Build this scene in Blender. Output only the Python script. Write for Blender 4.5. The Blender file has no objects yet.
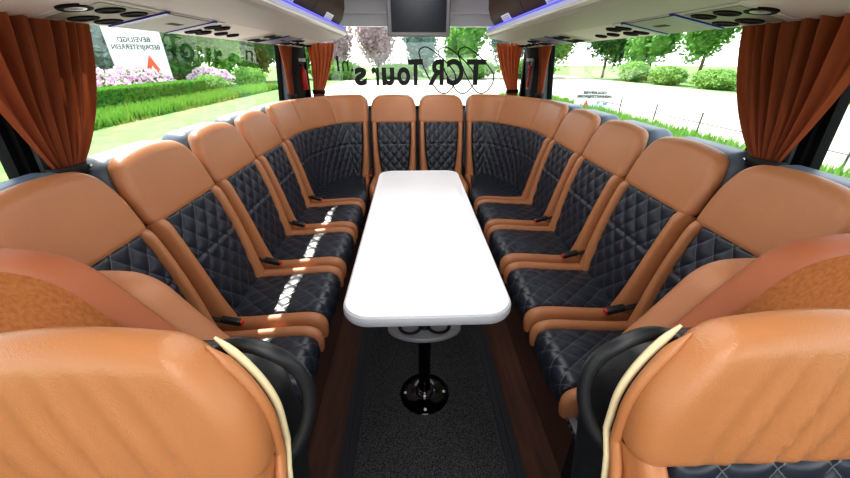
import bpy, bmesh, math, random
from mathutils import Vector, Matrix, noise
random.seed(7)
PI = math.pi
S = bpy.context.scene
COL = S.collection

# ------------------------------------------------------------------ materials
MATS = {}
def mat(name, color, rough=.5, metal=0., bump=0., bscale=200., vary=0., vscale=8., color2=None,
        emit=None, estr=0., sheen=0., coat=0., spec=None, stretch=None, transl=0.):
    if name in MATS: return MATS[name]
    m = bpy.data.materials.new(name); m.use_nodes = True
    nt = m.node_tree; N = nt.nodes; L = nt.links
    b = N['Principled BSDF']
    b.inputs['Base Color'].default_value = (*color, 1)
    b.inputs['Roughness'].default_value = rough
    b.inputs['Metallic'].default_value = metal
    if spec is not None: b.inputs['Specular IOR Level'].default_value = spec
    if sheen: b.inputs['Sheen Weight'].default_value = sheen
    if coat: b.inputs['Coat Weight'].default_value = coat; b.inputs['Coat Roughness'].default_value = .08
    if transl: 
        b.inputs['Transmission Weight'].default_value = 0
    if emit:
        b.inputs['Emission Color'].default_value = (*emit, 1); b.inputs['Emission Strength'].default_value = estr
    tc = N.new('ShaderNodeTexCoord')
    src = tc.outputs['Object']
    if stretch:
        mp = N.new('ShaderNodeMapping'); mp.inputs['Scale'].default_value = stretch
        L.new(src, mp.inputs['Vector']); src = mp.outputs['Vector']
    if color2 is not None:
        n = N.new('ShaderNodeTexNoise'); n.inputs['Scale'].default_value = vscale; n.inputs['Detail'].default_value = 5
        L.new(src, n.inputs['Vector'])
        r = N.new('ShaderNodeValToRGB')
        r.color_ramp.elements[0].position = .5 - .5*(1-vary); r.color_ramp.elements[1].position = .5 + .5*(1-vary)
        r.color_ramp.elements[0].color = (*color, 1); r.color_ramp.elements[1].color = (*color2, 1)
        L.new(n.outputs['Fac'], r.inputs['Fac']); L.new(r.outputs['Color'], b.inputs['Base Color'])
    if bump:
        n2 = N.new('ShaderNodeTexNoise'); n2.inputs['Scale'].default_value = bscale; n2.inputs['Detail'].default_value = 3
        L.new(src, n2.inputs['Vector'])
        bp = N.new('ShaderNodeBump'); bp.inputs['Strength'].default_value = bump; bp.inputs['Distance'].default_value = .004
        L.new(n2.outputs['Fac'], bp.inputs['Height']); L.new(bp.outputs['Normal'], b.inputs['Normal'])
    if transl:
        out = N['Material Output']; t = N.new('ShaderNodeBsdfTranslucent'); t.inputs['Color'].default_value = (*(color2 or color), 1)
        mx = N.new('ShaderNodeMixShader'); mx.inputs['Fac'].default_value = transl
        L.new(b.outputs[0], mx.inputs[1]); L.new(t.outputs[0], mx.inputs[2]); L.new(mx.outputs[0], out.inputs['Surface'])
    MATS[name] = m
    return m

CW, CH = .082, .096      # quilt diamond size
def quilt_mat():
    m = mat('quilted_black_leather', (.018, .023, .036), .36, spec=.55)
    nt = m.node_tree; N = nt.nodes; L = nt.links; b = N['Principled BSDF']
    uv = N.new('ShaderNodeUVMap'); uv.uv_map = 'UVMap'
    sp = N.new('ShaderNodeSeparateXYZ'); L.new(uv.outputs[0], sp.inputs[0])
    def mth(op, a, b_=None, c=None):
        n = N.new('ShaderNodeMath'); n.operation = op
        for i, v in enumerate((a, b_, c)):
            if v is None: continue
            if isinstance(v, (int, float)): n.inputs[i].default_value = v
            else: L.new(v, n.inputs[i])
        return n.outputs[0]
    u = mth('DIVIDE', sp.outputs[0], CW); v = mth('DIVIDE', sp.outputs[1], CH)
    res = None
    for op in ('ADD', 'SUBTRACT'):
        a = mth(op, u, v)
        f = mth('ABSOLUTE', mth('SUBTRACT', mth('FRACT', mth('ADD', a, 100.5)), .5))   # 0 on seam
        l = mth('LESS_THAN', f, .014)
        res = l if res is None else mth('MAXIMUM', res, l)
    mx = N.new('ShaderNodeMix'); mx.data_type = 'RGBA'
    L.new(res, mx.inputs['Factor'])
    mx.inputs['A'].default_value = (.018, .023, .036, 1); mx.inputs['B'].default_value = (.13, .13, .14, 1)
    L.new(mx.outputs['Result'], b.inputs['Base Color'])
    return m

M = dict(
    tan=mat('tan_leather', (.43, .182, .082), .36, bump=.25, bscale=350, color2=(.50, .222, .102), vary=.3, vscale=5),
    tanside=mat('tan_leather_seat_pad', (.43, .182, .086), .44, bump=.25, bscale=350, color2=(.49, .218, .105), vary=.3, vscale=6),
    tanfront=mat('orange_tan_leather', (.44, .182, .070), .32, bump=.2, bscale=350, color2=(.52, .225, .092), vary=.3, vscale=5),
    quilt=quilt_mat(),
    shell=mat('blue_grey_leather', (.13, .16, .20), .35, bump=.2, bscale=350),
    blackplastic=mat('black_plastic', (.014, .016, .018), .38, bump=.15, bscale=500),
    black=mat('matte_black', (.008, .008, .009), .7),
    suede=mat('orange_suede', (.40, .135, .042), .95, bump=.8, bscale=420, color2=(.54, .205, .075), vary=.6, vscale=90, spec=.1),
    suedeband=mat('smooth_brown_leather_band', (.36, .11, .045), .6, bump=.2, bscale=300, color2=(.42, .135, .055), vary=.3),
    cream=mat('cream_piping', (.80, .68, .42), .5),
    tabletop=mat('white_laminate', (.95, .94, .95), .28, color2=(.90, .89, .92), vary=.4, vscale=5),
    tableedge=mat('pale_grey_edge', (.48, .49, .53), .3),
    chrome=mat('chrome', (.7, .7, .72), .12, metal=1.),
    darkchrome=mat('polished_black_steel', (.05, .05, .055), .08, metal=1.),
    tray=mat('satin_grey_metal', (.5, .5, .52), .35, metal=.5),
    steel=mat('brushed_steel', (.38, .38, .40), .4, metal=.9),
    rail=mat('grey_aluminium', (.30, .31, .32), .45, metal=.6),
    carpet=mat('black_speckled_carpet', (.006, .006, .007), .95, bump=1., bscale=260, color2=(.10, .10, .105), vary=.7, vscale=190),
    strip=mat('dark_rubber_strip', (.02, .022, .028), .45),
    wood=mat('dark_walnut_floor', (.035, .014, .009), .38, color2=(.115, .045, .026), vary=.4, vscale=5, stretch=(7, .7, 7)),
    rackwhite=mat('off_white_rack_panel', (.78, .72, .70), .5, bump=.1, bscale=200),
    rackgrey=mat('light_grey_rack_panel', (.60, .59, .58), .5),
    lav=mat('lavender_grey_rail', (.40, .41, .52), .4),
    whiteedge=mat('white_rail_edge', (.85, .84, .83), .3),
    led=mat('blue_led', (.05, .05, .5), .4, emit=(.16, .16, 1.), estr=.7),
    bluestrip=mat('navy_blue_strip', (.02, .02, .16), .3, emit=(.05, .05, .5), estr=.08),
    locker=mat('dark_brown_leather_locker', (.034, .010, .006), .6, bump=.2, bscale=200, spec=.2),
    plate=mat('grey_plastic_plate', (.24, .235, .23), .45),
    plateg=mat('olive_grey_vent_plate', (.28, .30, .22), .5),
    nozzle=mat('black_air_nozzle', (.010, .010, .011), .8, spec=.2),
    glow=mat('lamp_lens', (.6, .62, .66), .2),
    curtain=mat('orange_curtain_cloth', (.29, .070, .024), .9, bump=.3, bscale=500, color2=(.38, .10, .034), vary=.3, vscale=9, sheen=.2, transl=.16),
    ceiling=mat('grey_white_ceiling', (.62, .61, .63), .7),
    header=mat('pale_lavender_header', (.82, .82, .90), .6),
    wall=mat('charcoal_side_wall', (.05, .05, .055), .7, bump=.2),
    frame=mat('black_window_rubber', (.006, .006, .007), .8, spec=.15),
    framegrey=mat('grey_pillar_trim', (.10, .115, .12), .45),
    screen=mat('black_glass_screen', (.02, .024, .035), .45),
    bezel=mat('grey_bezel', (.22, .215, .23), .4),
    red=mat('red_paint', (.55, .03, .02), .35),
    white=mat('white_plastic', (.8, .8, .8), .4),
    ink=mat('black_vinyl', (.008, .008, .01), .5),
    grass=mat('grass', (.06, .16, .03), .95, color2=(.18, .29, .07), vary=.35, vscale=1.3, bump=.6, bscale=12),
    sand=mat('pale_paved_ground', (.34, .30, .25), .95, color2=(.50, .45, .385), vary=.4, vscale=.4),
    bladegrass=mat('long_grass_blades', (.07, .22, .02), .9, color2=(.20, .38, .06), vary=.4, vscale=1.5, transl=.3),
    hedge=mat('hedge_leaves', (.03, .16, .012), .8, color2=(.14, .36, .04), vary=.4, vscale=2.5, transl=.3),
    bush=mat('light_bush_leaves', (.10, .27, .05), .8, color2=(.28, .46, .12), vary=.4, vscale=1.5, transl=.35),
    flower=mat('pink_blossom', (.62, .30, .50), .8, color2=(.88, .66, .80), vary=.4, vscale=4, transl=.3),
    darktree=mat('dark_tree_leaves', (.02, .08, .02), .8, color2=(.10, .24, .06), vary=.4, vscale=.9, transl=.3),
    midtree=mat('fresh_green_tree_leaves', (.06, .22, .04), .8, color2=(.24, .46, .10), vary=.4, vscale=.9, transl=.35),
    bluetree=mat('blue_green_tree_leaves', (.10, .20, .18), .8, color2=(.30, .42, .38), vary=.4, vscale=.9, transl=.3),
    pinktree=mat('brownish_pink_tree_leaves', (.30, .20, .20), .8, color2=(.52, .42, .42), vary=.4, vscale=.9, transl=.3),
    bark=mat('bark', (.09, .06, .045), .9),
    signwhite=mat('white_sign_board', (.85, .85, .85), .5),
    signred=mat('red_sign_print', (.8, .10, .05), .5),
    signblue=mat('blue_grey_sign_print', (.10, .20, .42), .5),
    wire=mat('dark_fence_wire', (.05, .055, .05), .6),
    carpaint=mat('silver_car_paint', (.45, .48, .52), .3, metal=.4),
    carglass=mat('dark_car_glass', (.03, .04, .05), .1),
)

def glass_mat():
    m = bpy.data.materials.new('bus_window_glass'); m.use_nodes = True
    nt = m.node_tree; N = nt.nodes; L = nt.links
    N.remove(N['Principled BSDF']); out = N['Material Output']
    t = N.new('ShaderNodeBsdfTransparent'); t.inputs['Color'].default_value = (.95, .98, .96, 1)
    g = N.new('ShaderNodeBsdfGlossy'); g.inputs['Roughness'].default_value = 0.; g.inputs['Color'].default_value = (.9, .9, .9, 1)
    ge = N.new('ShaderNodeNewGeometry'); dt = N.new('ShaderNodeVectorMath'); dt.operation = 'DOT_PRODUCT'
    L.new(ge.outputs['Incoming'], dt.inputs[0]); L.new(ge.outputs['Normal'], dt.inputs[1])
    def mth(op, x, y):
        n = N.new('ShaderNodeMath'); n.operation = op; n.use_clamp = (op == 'ADD')
        for i, v in enumerate((x, y)):
            if v is None: continue
            if isinstance(v, (int, float)): n.inputs[i].default_value = v
            else: L.new(v, n.inputs[i])
        return n.outputs[0]
    c_ = mth('SUBTRACT', 1., mth('ABSOLUTE', dt.outputs['Value'], None))
    a = type('o', (), {'outputs': [mth('ADD', mth('MULTIPLY', mth('POWER', c_, 4.), .55), .07)]})
    mx = N.new('ShaderNodeMixShader'); L.new(a.outputs[0], mx.inputs[0]); L.new(t.outputs[0], mx.inputs[1]); L.new(g.outputs[0], mx.inputs[2])
    L.new(mx.outputs[0], out.inputs['Surface'])
    return m
M['glass'] = glass_mat()

# ------------------------------------------------------------------ object helpers
def tag(o, label=None, cat=None, group=None, kind=None):
    if label: o['label'] = label
    if cat: o['category'] = cat
    if group: o['group'] = group
    if kind: o['kind'] = kind
    return o
def empty(name, loc=(0, 0, 0), rz=0., label=None, cat=None, group=None):
    o = bpy.data.objects.new(name, None); COL.objects.link(o)
    o.location = loc; o.rotation_euler = (0, 0, rz); o.empty_display_size = .1
    return tag(o, label, cat, group)
def obj(name, bm, material, parent=None, smooth=True, recalc=True):
    if recalc: bmesh.ops.recalc_face_normals(bm, faces=bm.faces)
    me = bpy.data.meshes.new(name); bm.to_mesh(me); bm.free()
    if smooth:
        for p in me.polygons: p.use_smooth = True
        try: me.set_sharp_from_angle(angle=math.radians(40))
        except Exception: pass
    ms = material if isinstance(material, (list, tuple)) else [material]
    for m in ms: me.materials.append(m)
    o = bpy.data.objects.new(name, me); COL.objects.link(o)
    if parent is not None: o.parent = parent
    return o
def kids(o): return [c for c in bpy.data.objects if c.parent == o]
def copy_tree(o, parent=None):
    c = o.copy(); COL.objects.link(c); c.parent = parent
    for ch in kids(o): copy_tree(ch, c)
    return c

# ------------------------------------------------------------------ mesh helpers
def axis_pts(s, r, k, m):
    r = min(r, s*.999)
    a = [s - r + r*math.sin(PI/2*(i/k)) if False else s - r + r*i/k for i in range(1, k+1)]
    mid = [-(s-r) + 2*(s-r)*i/m for i in range(m+1)]
    return [-x for x in reversed(a)] + mid + a
def rbox(bm, sx, sy, sz, r, f=None, k=4, m=(4, 2, 4), c=(0, 0, 0), mi=0):
    """rounded box of full size sx,sy,sz ; f maps a point to its place"""
    hs = (sx/2, sy/2, sz/2); r = min(r, min(hs)*.999)
    ax = [axis_pts(hs[i], r, k, m[i]) for i in range(3)]
    cache = {}
    def V(p):
        key = tuple(round(q, 6) for q in p)
        if key in cache: return cache[key]
        core = Vector([max(-(hs[i]-r), min(hs[i]-r, p[i])) for i in range(3)])
        d = Vector(p) - core
        # spherical mapping
        q = core + (d.normalized()*r if d.length > 1e-9 else d)
        q = q + Vector(c)
        if f: q = Vector(f(q.x, q.y, q.z))
        v = bm.verts.new(q); cache[key] = v; return v
    for a in range(3):
        b, e = (a+1) % 3, (a+2) % 3
        for sgn in (-1, 1):
            for i in range(len(ax[b])-1):
                for j in range(len(ax[e])-1):
                    ps = []
                    for (ii, jj) in ((i, j), (i+1, j), (i+1, j+1), (i, j+1)):
                        p = [0, 0, 0]; p[a] = sgn*hs[a]; p[b] = ax[b][ii]; p[e] = ax[e][jj]; ps.append(V(p))
                    if len(set(ps)) < 3: continue
                    if sgn < 0: ps.reverse()
                    try:
                        fc = bm.faces.new(ps); fc.material_index = mi
                    except ValueError: pass
    return bm
def box(bm, x0, x1, y0, y1, z0, z1, mi=0, f=None):
    ps = [(x, y, z) for z in (z0, z1) for y in (y0, y1) for x in (x0, x1)]
    vs = [bm.verts.new(f(*p) if f else p) for p in ps]
    for q in ((0, 2, 3, 1), (4, 5, 7, 6), (0, 1, 5, 4), (2, 6, 7, 3), (0, 4, 6, 2), (1, 3, 7, 5)):
        fc = bm.faces.new([vs[i] for i in q]); fc.material_index = mi
    return bm
def tube(bm, pts, r, n=10, closed=False, cap=True, flat=1.):
    pts = [Vector(p) for p in pts]; K = len(pts); rings = []
    up = None
    for i, p in enumerate(pts):
        if closed: t = pts[(i+1) % K] - pts[i-1]
        else: t = pts[min(i+1, K-1)] - pts[max(i-1, 0)]
        t.normalize()
        if up is None:
            up = Vector((0, 0, 1)) if abs(t.z) < .9 else Vector((1, 0, 0))
        a = t.cross(up)
        if a.length < 1e-6: a = t.orthogonal()
        a.normalize(); b = a.cross(t).normalized(); up = b
        rr = r(i/(K-1)) if callable(r) else r
        rings.append([bm.verts.new(p + a*rr*math.cos(2*PI*j/n) + b*rr*flat*math.sin(2*PI*j/n)) for j in range(n)])
    for i in range(K if closed else K-1):
        A, B = rings[i], rings[(i+1) % K]
        for j in range(n): bm.faces.new((A[j], A[(j+1) % n], B[(j+1) % n], B[j]))
    if cap and not closed:
        bm.faces.new(rings[0][::-1]); bm.faces.new(rings[-1])
    return bm
def lathe(bm, prof, c=(0, 0, 0), n=32, axis=None):
    rings = []
    mt = axis or Matrix.Identity(3)
    for (r, z) in prof:
        if r < 1e-6: rings.append([bm.verts.new(mt @ Vector((0, 0, z)) + Vector(c))])
        else: rings.append([bm.verts.new(mt @ Vector((r*math.cos(2*PI*j/n), r*math.sin(2*PI*j/n), z)) + Vector(c)) for j in range(n)])
    for A, B in zip(rings, rings[1:]):
        for j in range(n):
            q = [A[j % len(A)], A[(j+1) % len(A)], B[(j+1) % len(B)], B[j % len(B)]]
            q2 = []
            for v in q:
                if v not in q2: q2.append(v)
            if len(q2) >= 3: bm.faces.new(q2)
    return bm
def extrude_y(bm, prof, ys, f=None, closed=True, mi=0):
    """sweep an (x,z) profile along y"""
    rings = [[bm.verts.new(f(x, y, z, i) if f else (x, y, z)) for i, (x, z) in enumerate(prof)] for y in ys]
    n = len(prof)
    for A, B in zip(rings, rings[1:]):
        for j in range(n if closed else n-1):
            fc = bm.faces.new((A[j], A[(j+1) % n], B[(j+1) % n], B[j])); fc.material_index = mi
    if closed:
        bm.faces.new(rings[0][::-1]).material_index = mi; bm.faces.new(rings[-1]).material_index = mi
    return bm
def prism(bm, pts, n):
    """polygon pts (3D) thickened by vector n"""
    n = Vector(n)
    a = [bm.verts.new(p) for p in pts]; b = [bm.verts.new(Vector(p)+n) for p in pts]
    bm.faces.new(a); bm.faces.new(b[::-1]); k = len(pts)
    for i in range(k): bm.faces.new((a[i], b[i], b[(i+1) % k], a[(i+1) % k]))
    return bm
def poly_curve(pts):
    """piecewise curve of (a,b) points with arclength parameter, smoothed"""
    P = [Vector((p[0], p[1])) for p in pts]
    for _ in range(2):
        Q = [P[0]]
        for i in range(len(P)-1):
            Q += [P[i]*.75 + P[i+1]*.25, P[i]*.25 + P[i+1]*.75]
        Q.append(P[-1]); P = Q
    D = [0]
    for i in range(len(P)-1): D.append(D[-1] + (P[i+1]-P[i]).length)
    Lt = D[-1]
    def at(s):
        s = max(0, min(Lt, s)); i = 0
        while i < len(D)-2 and D[i+1] < s: i += 1
        return P[i].lerp(P[i+1], (s-D[i])/max(1e-9, D[i+1]-D[i]))
    def pt(s):
        p = at(s); e = .012
        t = (at(s+e) - at(s-e)); t.normalize()
        return p, t
    return pt, Lt
straight = lambda u, y: (u, y)

def sheet(curve, L, ulo, uhi, nu, nt, h, path=straight, back=.03, nsign=1, t0=0., t1=1., uvoff=0., lo_fixed=None):
    """upholstered surface: curve(s)->((y,z),tangent). h(u01,s,u) is height over the curve, along the normal."""
    bm = bmesh.new(); uvl = bm.loops.layers.uv.new('UVMap'); G = []; UV = {}
    for j in range(nt+1):
        s = L*(t0 + (t1-t0)*j/nt); p, t = curve(s); n = Vector((t.y, -t.x))*nsign
        tt = j/nt; a, b = ulo(tt), uhi(tt); row = []
        for i in range(nu+1):
            uu = i/nu; u = a + (b-a)*uu
            hh = h(uu, tt, u, s)
            q = p + n*hh; X, Y = path(u, q.x)
            v = bm.verts.new((X, Y, q.y)); UV[v] = (u, s); row.append(v)
        G.append(row)
    # back side and skirt
    B = []; full = path is not straight
    for j in range(nt+1):
        sp = j if j in (0, nt) else j
        s = L*(t0 + (t1-t0)*j/nt); p, t = curve(s); n = Vector((t.y, -t.x))*nsign
        tt = j/nt; a, b = ulo(tt), uhi(tt); row = []; q = p - n*back
        for i in (range(0, nu+1) if (j in (0, nt) or full) else (0, nu)):
            u = a + (b-a)*i/nu; X, Y = path(u, q.x); v = bm.verts.new((X, Y, q.y)); UV[v] = (u, s); row.append(v)
        B.append(row)
    for j in range(nt):
        for i in range(nu): bm.faces.new((G[j][i], G[j][i+1], G[j+1][i+1], G[j+1][i]))
        bm.faces.new((G[j][0], G[j+1][0], B[j+1][0], B[j][0]))
        bm.faces.new((G[j+1][nu], G[j][nu], B[j][-1], B[j+1][-1]))
        if full:
            for i in range(nu): bm.faces.new((B[j][i], B[j+1][i], B[j+1][i+1], B[j][i+1]))
        elif 0 < j < nt-1: bm.faces.new((B[j][0], B[j+1][0], B[j+1][1], B[j][1]))
    for i in range(nu):
        bm.faces.new((G[0][i+1], G[0][i], B[0][i], B[0][i+1]))
        bm.faces.new((G[nt][i], G[nt][i+1], B[nt][i+1], B[nt][i]))
    if not full:
        bm.faces.new([B[1][0], B[1][1]] + B[0][::-1]); bm.faces.new([B[nt-1][1], B[nt-1][0]] + B[nt])
    for f in bm.faces:
        for l in f.loops: l[uvl].uv = UV[l.vert]
    return bm
def edge(x, w):   # 0 at the border rising to 1
    x = max(0, min(1, x/w)); return math.sqrt(max(0, 1-(1-x)**2))
def quilt_h(u, s, amp=.009):
    a = u/CW + s/CH; b = u/CW - s/CH
    return amp*((abs(math.sin(PI*a))*abs(math.sin(PI*b)))**.42)

# ------------------------------------------------------------------ seats
BACK = [(.385, .44), (.41, .54), (.432, .66), (.462, .79), (.503, .925)]
bcurve, BL = poly_curve(BACK)
CUSH = [(.43, .462), (.30, .462), (.16, .474), (.06, .482), (.012, .468), (.0, .43), (.008, .38)]
ccurve, CL = poly_curve(CUSH)
HR_B, HR_T = .905, 1.146
def bolster_w(t): return .108 - .043*t**.8 - .012*math.sin(PI*t)
def hr_deform(W, path, seams=(), u0=None, wrinkle=None, topk=.22, lean=.25, ex=3.2):
    u0 = -W/2 if u0 is None else u0
    def f(a, b, c):
        t = (c-HR_B)/(HR_T-HR_B)
        k = 1.
        uc = u0 + W/2
        if t > .25:
            tt = (t-.25)/.75; k = 1 - topk*(W if W < .6 else .455)/W*max(0, tt)**ex
        u = uc + (a-uc)*k
        zz = c - .018*((a-uc)/(W/2))**2*max(0, t) if W < .6 else c
        y = b + lean*(c-HR_B) + .505 - .012
        # slimmer at the top
        yc = .505 + .07 + lean*(c-HR_B)
        y = yc + (y-yc)*(1-.25*max(0, t)**2)
        for s in seams:
            g = math.exp(-((a-s)/.008)**2); y = yc + (y-yc)*(1-.10*g); zz -= .006*g*max(0, t)
        if wrinkle: 
            d = wrinkle(a, t)
            if b < .06: y += d
        X, Y = path(u, y); return (X, Y, zz)
    return f

def make_back(root, W, path=straight, u0=None, tan='tan', nq=64, seams=(), wrinkle=None, topk=.22, bw=bolster_w, ex=3.2, shell=True, lean=.25):
    u0 = -W/2 if u0 is None else u0; u1 = u0 + W; g = .010
    def hq(uu, tt, u, s):
        e = min(edge(uu, .06), edge(1-uu, .06), edge(tt, .03) if tt < .5 else edge(1-tt, .03))
        cr = -.006*math.exp(-((tt-.62)/.012)**2)
        return -.006 + .006*e + quilt_h(u, s)*e + cr
    nt = int(BL/.006)
    obj('quilted_back_panel', sheet(bcurve, BL, lambda t: u0 + bw(t), lambda t: u1 - bw(t), max(nq, int((W-.16)/.005)), nt, hq, path, .04, nsign=-1), M['quilt'], root)
    def hb(uu, tt, u, s):
        return -.040 + .058*min(edge(uu, .36), edge(1-uu, .36))*(.75+.25*edge(1-tt, .1))
    obj('side_bolster', sheet(bcurve, BL, lambda t: u0+g+.004, lambda t: u0 + bw(t)-.001, 12, 30, hb, path, .05, nsign=-1), M[tan], root)
    obj('side_bolster', sheet(bcurve, BL, lambda t: u1-bw(t)+.001, lambda t: u1-g-.004, 12, 30, hb, path, .05, nsign=-1), M[tan], root)
    # headrest pad in front, shell behind
    bm = bmesh.new()
    hz = HR_T-HR_B
    rbox(bm, W-2*g+.004, .074, hz, .036, hr_deform(W, path, seams, u0, wrinkle, topk, lean, ex), k=6, m=(max(10, int(W/.012)), 2, 10), c=(u0+W/2, .035, HR_B+hz/2))
    obj('headrest', bm, M[tan], root)
    bm = bmesh.new()
    def fs(a, b, c):
        t = (c-.50)/(1.13-.50); uc = u0+W/2
        k = 1 - (.8*topk*(W if W < .6 else .455)/W)*max(0, (t-.72)/.28)**3.2
        y = .40 + (c-.45)*.235 + b
        if not shell: y -= .07*max(0, (c-.85)/.2); c -= .07*max(0, (c-.85)/.25)
        X, Y = path(uc + (a-uc)*k, y); return (X, Y, c)
    rbox(bm, W-2*g-.004, .135, .668, .05, fs, k=5, m=(max(6, int(W/.03)), 1, 12), c=(u0+W/2, .124, .800))
    obj('back_shell', bm, M['shell' if shell else 'blackplastic'], root)

def make_cushion(root, W, path=straight, u0=None, tan='tanside', band=.062):
    u0 = -W/2 if u0 is None else u0; u1 = u0+W; g = .008
    def hq(uu, tt, u, s):
        e = min(edge(uu, .06), edge(1-uu, .06), edge(tt, .03) if tt < .5 else edge(1-tt, .03))
        return -.006 + .008*e + quilt_h(u, s, .0065)*e + .012*math.sin(PI*uu)
    def hb(uu, tt, u, s): return -.026 + .042*min(edge(uu, .45), edge(1-uu, .45))
    obj('quilted_seat_pad', sheet(ccurve, CL, lambda t: u0+band+g, lambda t: u1-band-g, max(60, int((W-.13)/.005)), int(CL/.006), hq, path, .05), M['quilt'], root)
    obj('seat_side_band', sheet(ccurve, CL, lambda t: u0+g, lambda t: u0+g+band, 12, 36, hb, path, .05), M[tan], root)
    obj('seat_side_band', sheet(ccurve, CL, lambda t: u1-g-band, lambda t: u1-g, 12, 36, hb, path, .05), M[tan], root)
    bm = bmesh.new()
    def fc(a, b, c):
        X, Y = path(a, b); return (X, Y, c)
    rbox(bm, W-.012, .37, .085, .02, fc, k=2, m=(max(4, int(W/.04)), 4, 1), c=(u0+W/2, .235, .405))
    obj('seat_cushion_base', bm, M['black'], root)

def buckle(root, u, y, z, rz=0., red=True):
    bm = bmesh.new(); R = Matrix.Rotation(rz, 3, 'Z')
    def f(a, b, c):
        v = R @ Vector((a, b, c)); return (v.x+u, v.y+y, v.z+z + .25*b)
    rbox(bm, .032, .075, .026, .009, f, k=2, m=(1, 1, 1))
    o = obj('belt_buckle', bm, M['blackplastic'], root)
    bm = bmesh.new(); rbox(bm, .022, .014, .018, .004, f, k=2, m=(1, 1, 1), c=(0, -.036, .001)); obj('release_button', bm, M['red'], o)
    bm = bmesh.new(); rbox(bm, .024, .09, .006, .002, f, k=1, m=(1, 2, 1), c=(.0, .07, -.005)); obj('belt_strap', bm, M['black'], o)
    return o

W = .44; PITCH = .45
LADJ = ['nearest', 'second', 'third', 'fourth']
proto = empty('coach_seat')
make_back(proto, W); make_cushion(proto, W)
bm = bmesh.new(); box(bm, -W/2+.02, W/2-.02, .16, .40, .0, .37); obj('seat_plinth', bm, M['wood'], proto, smooth=False)
buckle(proto, .218, .345, .508)
Y0 = .62
XF = .43
for side in (-1, 1):
    sn = 'left' if side < 0 else 'right'
    for i in range(4):
        o = proto if (side < 0 and i == 0) else copy_tree(proto)
        yc = Y0 + PITCH*(i+.5)
        if i == 0: yc += .027; o.scale = (.88, 1, 1)
        else: o.scale = (1, 1, 1)
        o.location = (side*XF, yc, 0); o.rotation_euler = (0, 0, PI/2 if side < 0 else -PI/2)
        pos = ['nearest, behind the suede end panel', 'second from the suede end panel',
               'third from the suede end panel', 'next to the corner seat'][i]
        tag(o, f'{sn} row tan and quilted black seat, {pos}', 'seat', 'inward facing seats along both windows')
# rear centre seats
WR = .43
rp = empty('coach_seat', (-WR/2, 2.70, 0), 0, 'tan and quilted black rear centre seat, left one of the two facing the table end', 'seat', 'seats across the rear of the coach')
make_back(rp, WR-.004); make_cushion(rp, WR-.004)
bm = bmesh.new(); box(bm, -WR/2+.02, WR/2-.02, .16, .40, 0, .37); obj('seat_plinth', bm, M['wood'], rp, smooth=False)
buckle(rp, -.215, .33, .503)
r2 = copy_tree(rp); r2.location = (WR/2, 2.70, 0)
r2['label'] = 'tan and quilted black rear centre seat, right one of the two facing the table end'

# corner seats: an upholstered sweep along a bent path
def corner_path(mir):
    P = [Vector(p) for p in ((-.930, 2.425), (-.925, 2.80), (-.694, 3.205), (-.434, 3.205))]
    pts = P
    for _ in range(3):
        Q = [pts[0]]
        for i in range(len(pts)-1): Q += [pts[i]*.78 + pts[i+1]*.22, pts[i]*.22 + pts[i+1]*.78]
        Q.append(pts[-1]); pts = Q
    D = [0]
    for i in range(len(pts)-1): D.append(D[-1]+(pts[i+1]-pts[i]).length)
    LT = D[-1]
    def at(s):
        if s < 0: return pts[0] + (pts[0]-pts[1]).normalized()*(-s)
        if s > LT: return pts[-1] + (pts[-1]-pts[-2]).normalized()*(s-LT)
        i = 0
        while i < len(D)-2 and D[i+1] < s: i += 1
        return pts[i].lerp(pts[i+1], (s-D[i])/max(1e-9, D[i+1]-D[i]))
    F = [Vector(p) for p in ((-.43, 2.425), (-.43, 2.64), (-.434, 2.70))]
    def front(s):
        t = s/LT
        return F[0].lerp(F[1], t/.75) if t < .75 else F[1].lerp(F[2], (t-.75)/.25)
    def off(s, y):
        p = at(s); e = .05; t = at(s+e)-at(s-e); t.normalize(); n = Vector((-t.y, t.x))
        return p + n*(y-.505)
    def path(s, y):
        if y < .38: q = off(s, .38).lerp(front(s), (.38-y)/.38)
        else: q = off(s, y)
        return (-q.x if mir else q.x, q.y)
    return path, LT
for mir in (False, True):
    sn = 'right' if mir else 'left'
    path, LT = corner_path(mir)
    c = empty('corner_seat', (0, 0, 0), 0, f'wide curved {sn} rear corner seat, tan leather with quilted black panel', 'seat', 'seats across the rear of the coach')
    make_back(c, LT, path, 0., seams=(.37, .77), topk=.18)
    make_cushion(c, LT, path, 0.)
    bm = bmesh.new()
    q = [path(s, .17) for s in (.05, .3, .6, LT-.05)] + [path(s, .40) for s in (LT-.05, .7, .5, .3, .05)]
    prism(bm, [(a, b, 0) for a, b in q], (0, 0, .37)); obj('seat_plinth', bm, M['wood'], c, smooth=False)
    # recentre the origin at the base
    ox, oy = path(LT/2, .2)
    for ch in kids(c): ch.data.transform(Matrix.Translation((-ox, -oy, 0)))
    c.location = (ox, oy, 0)

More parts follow.
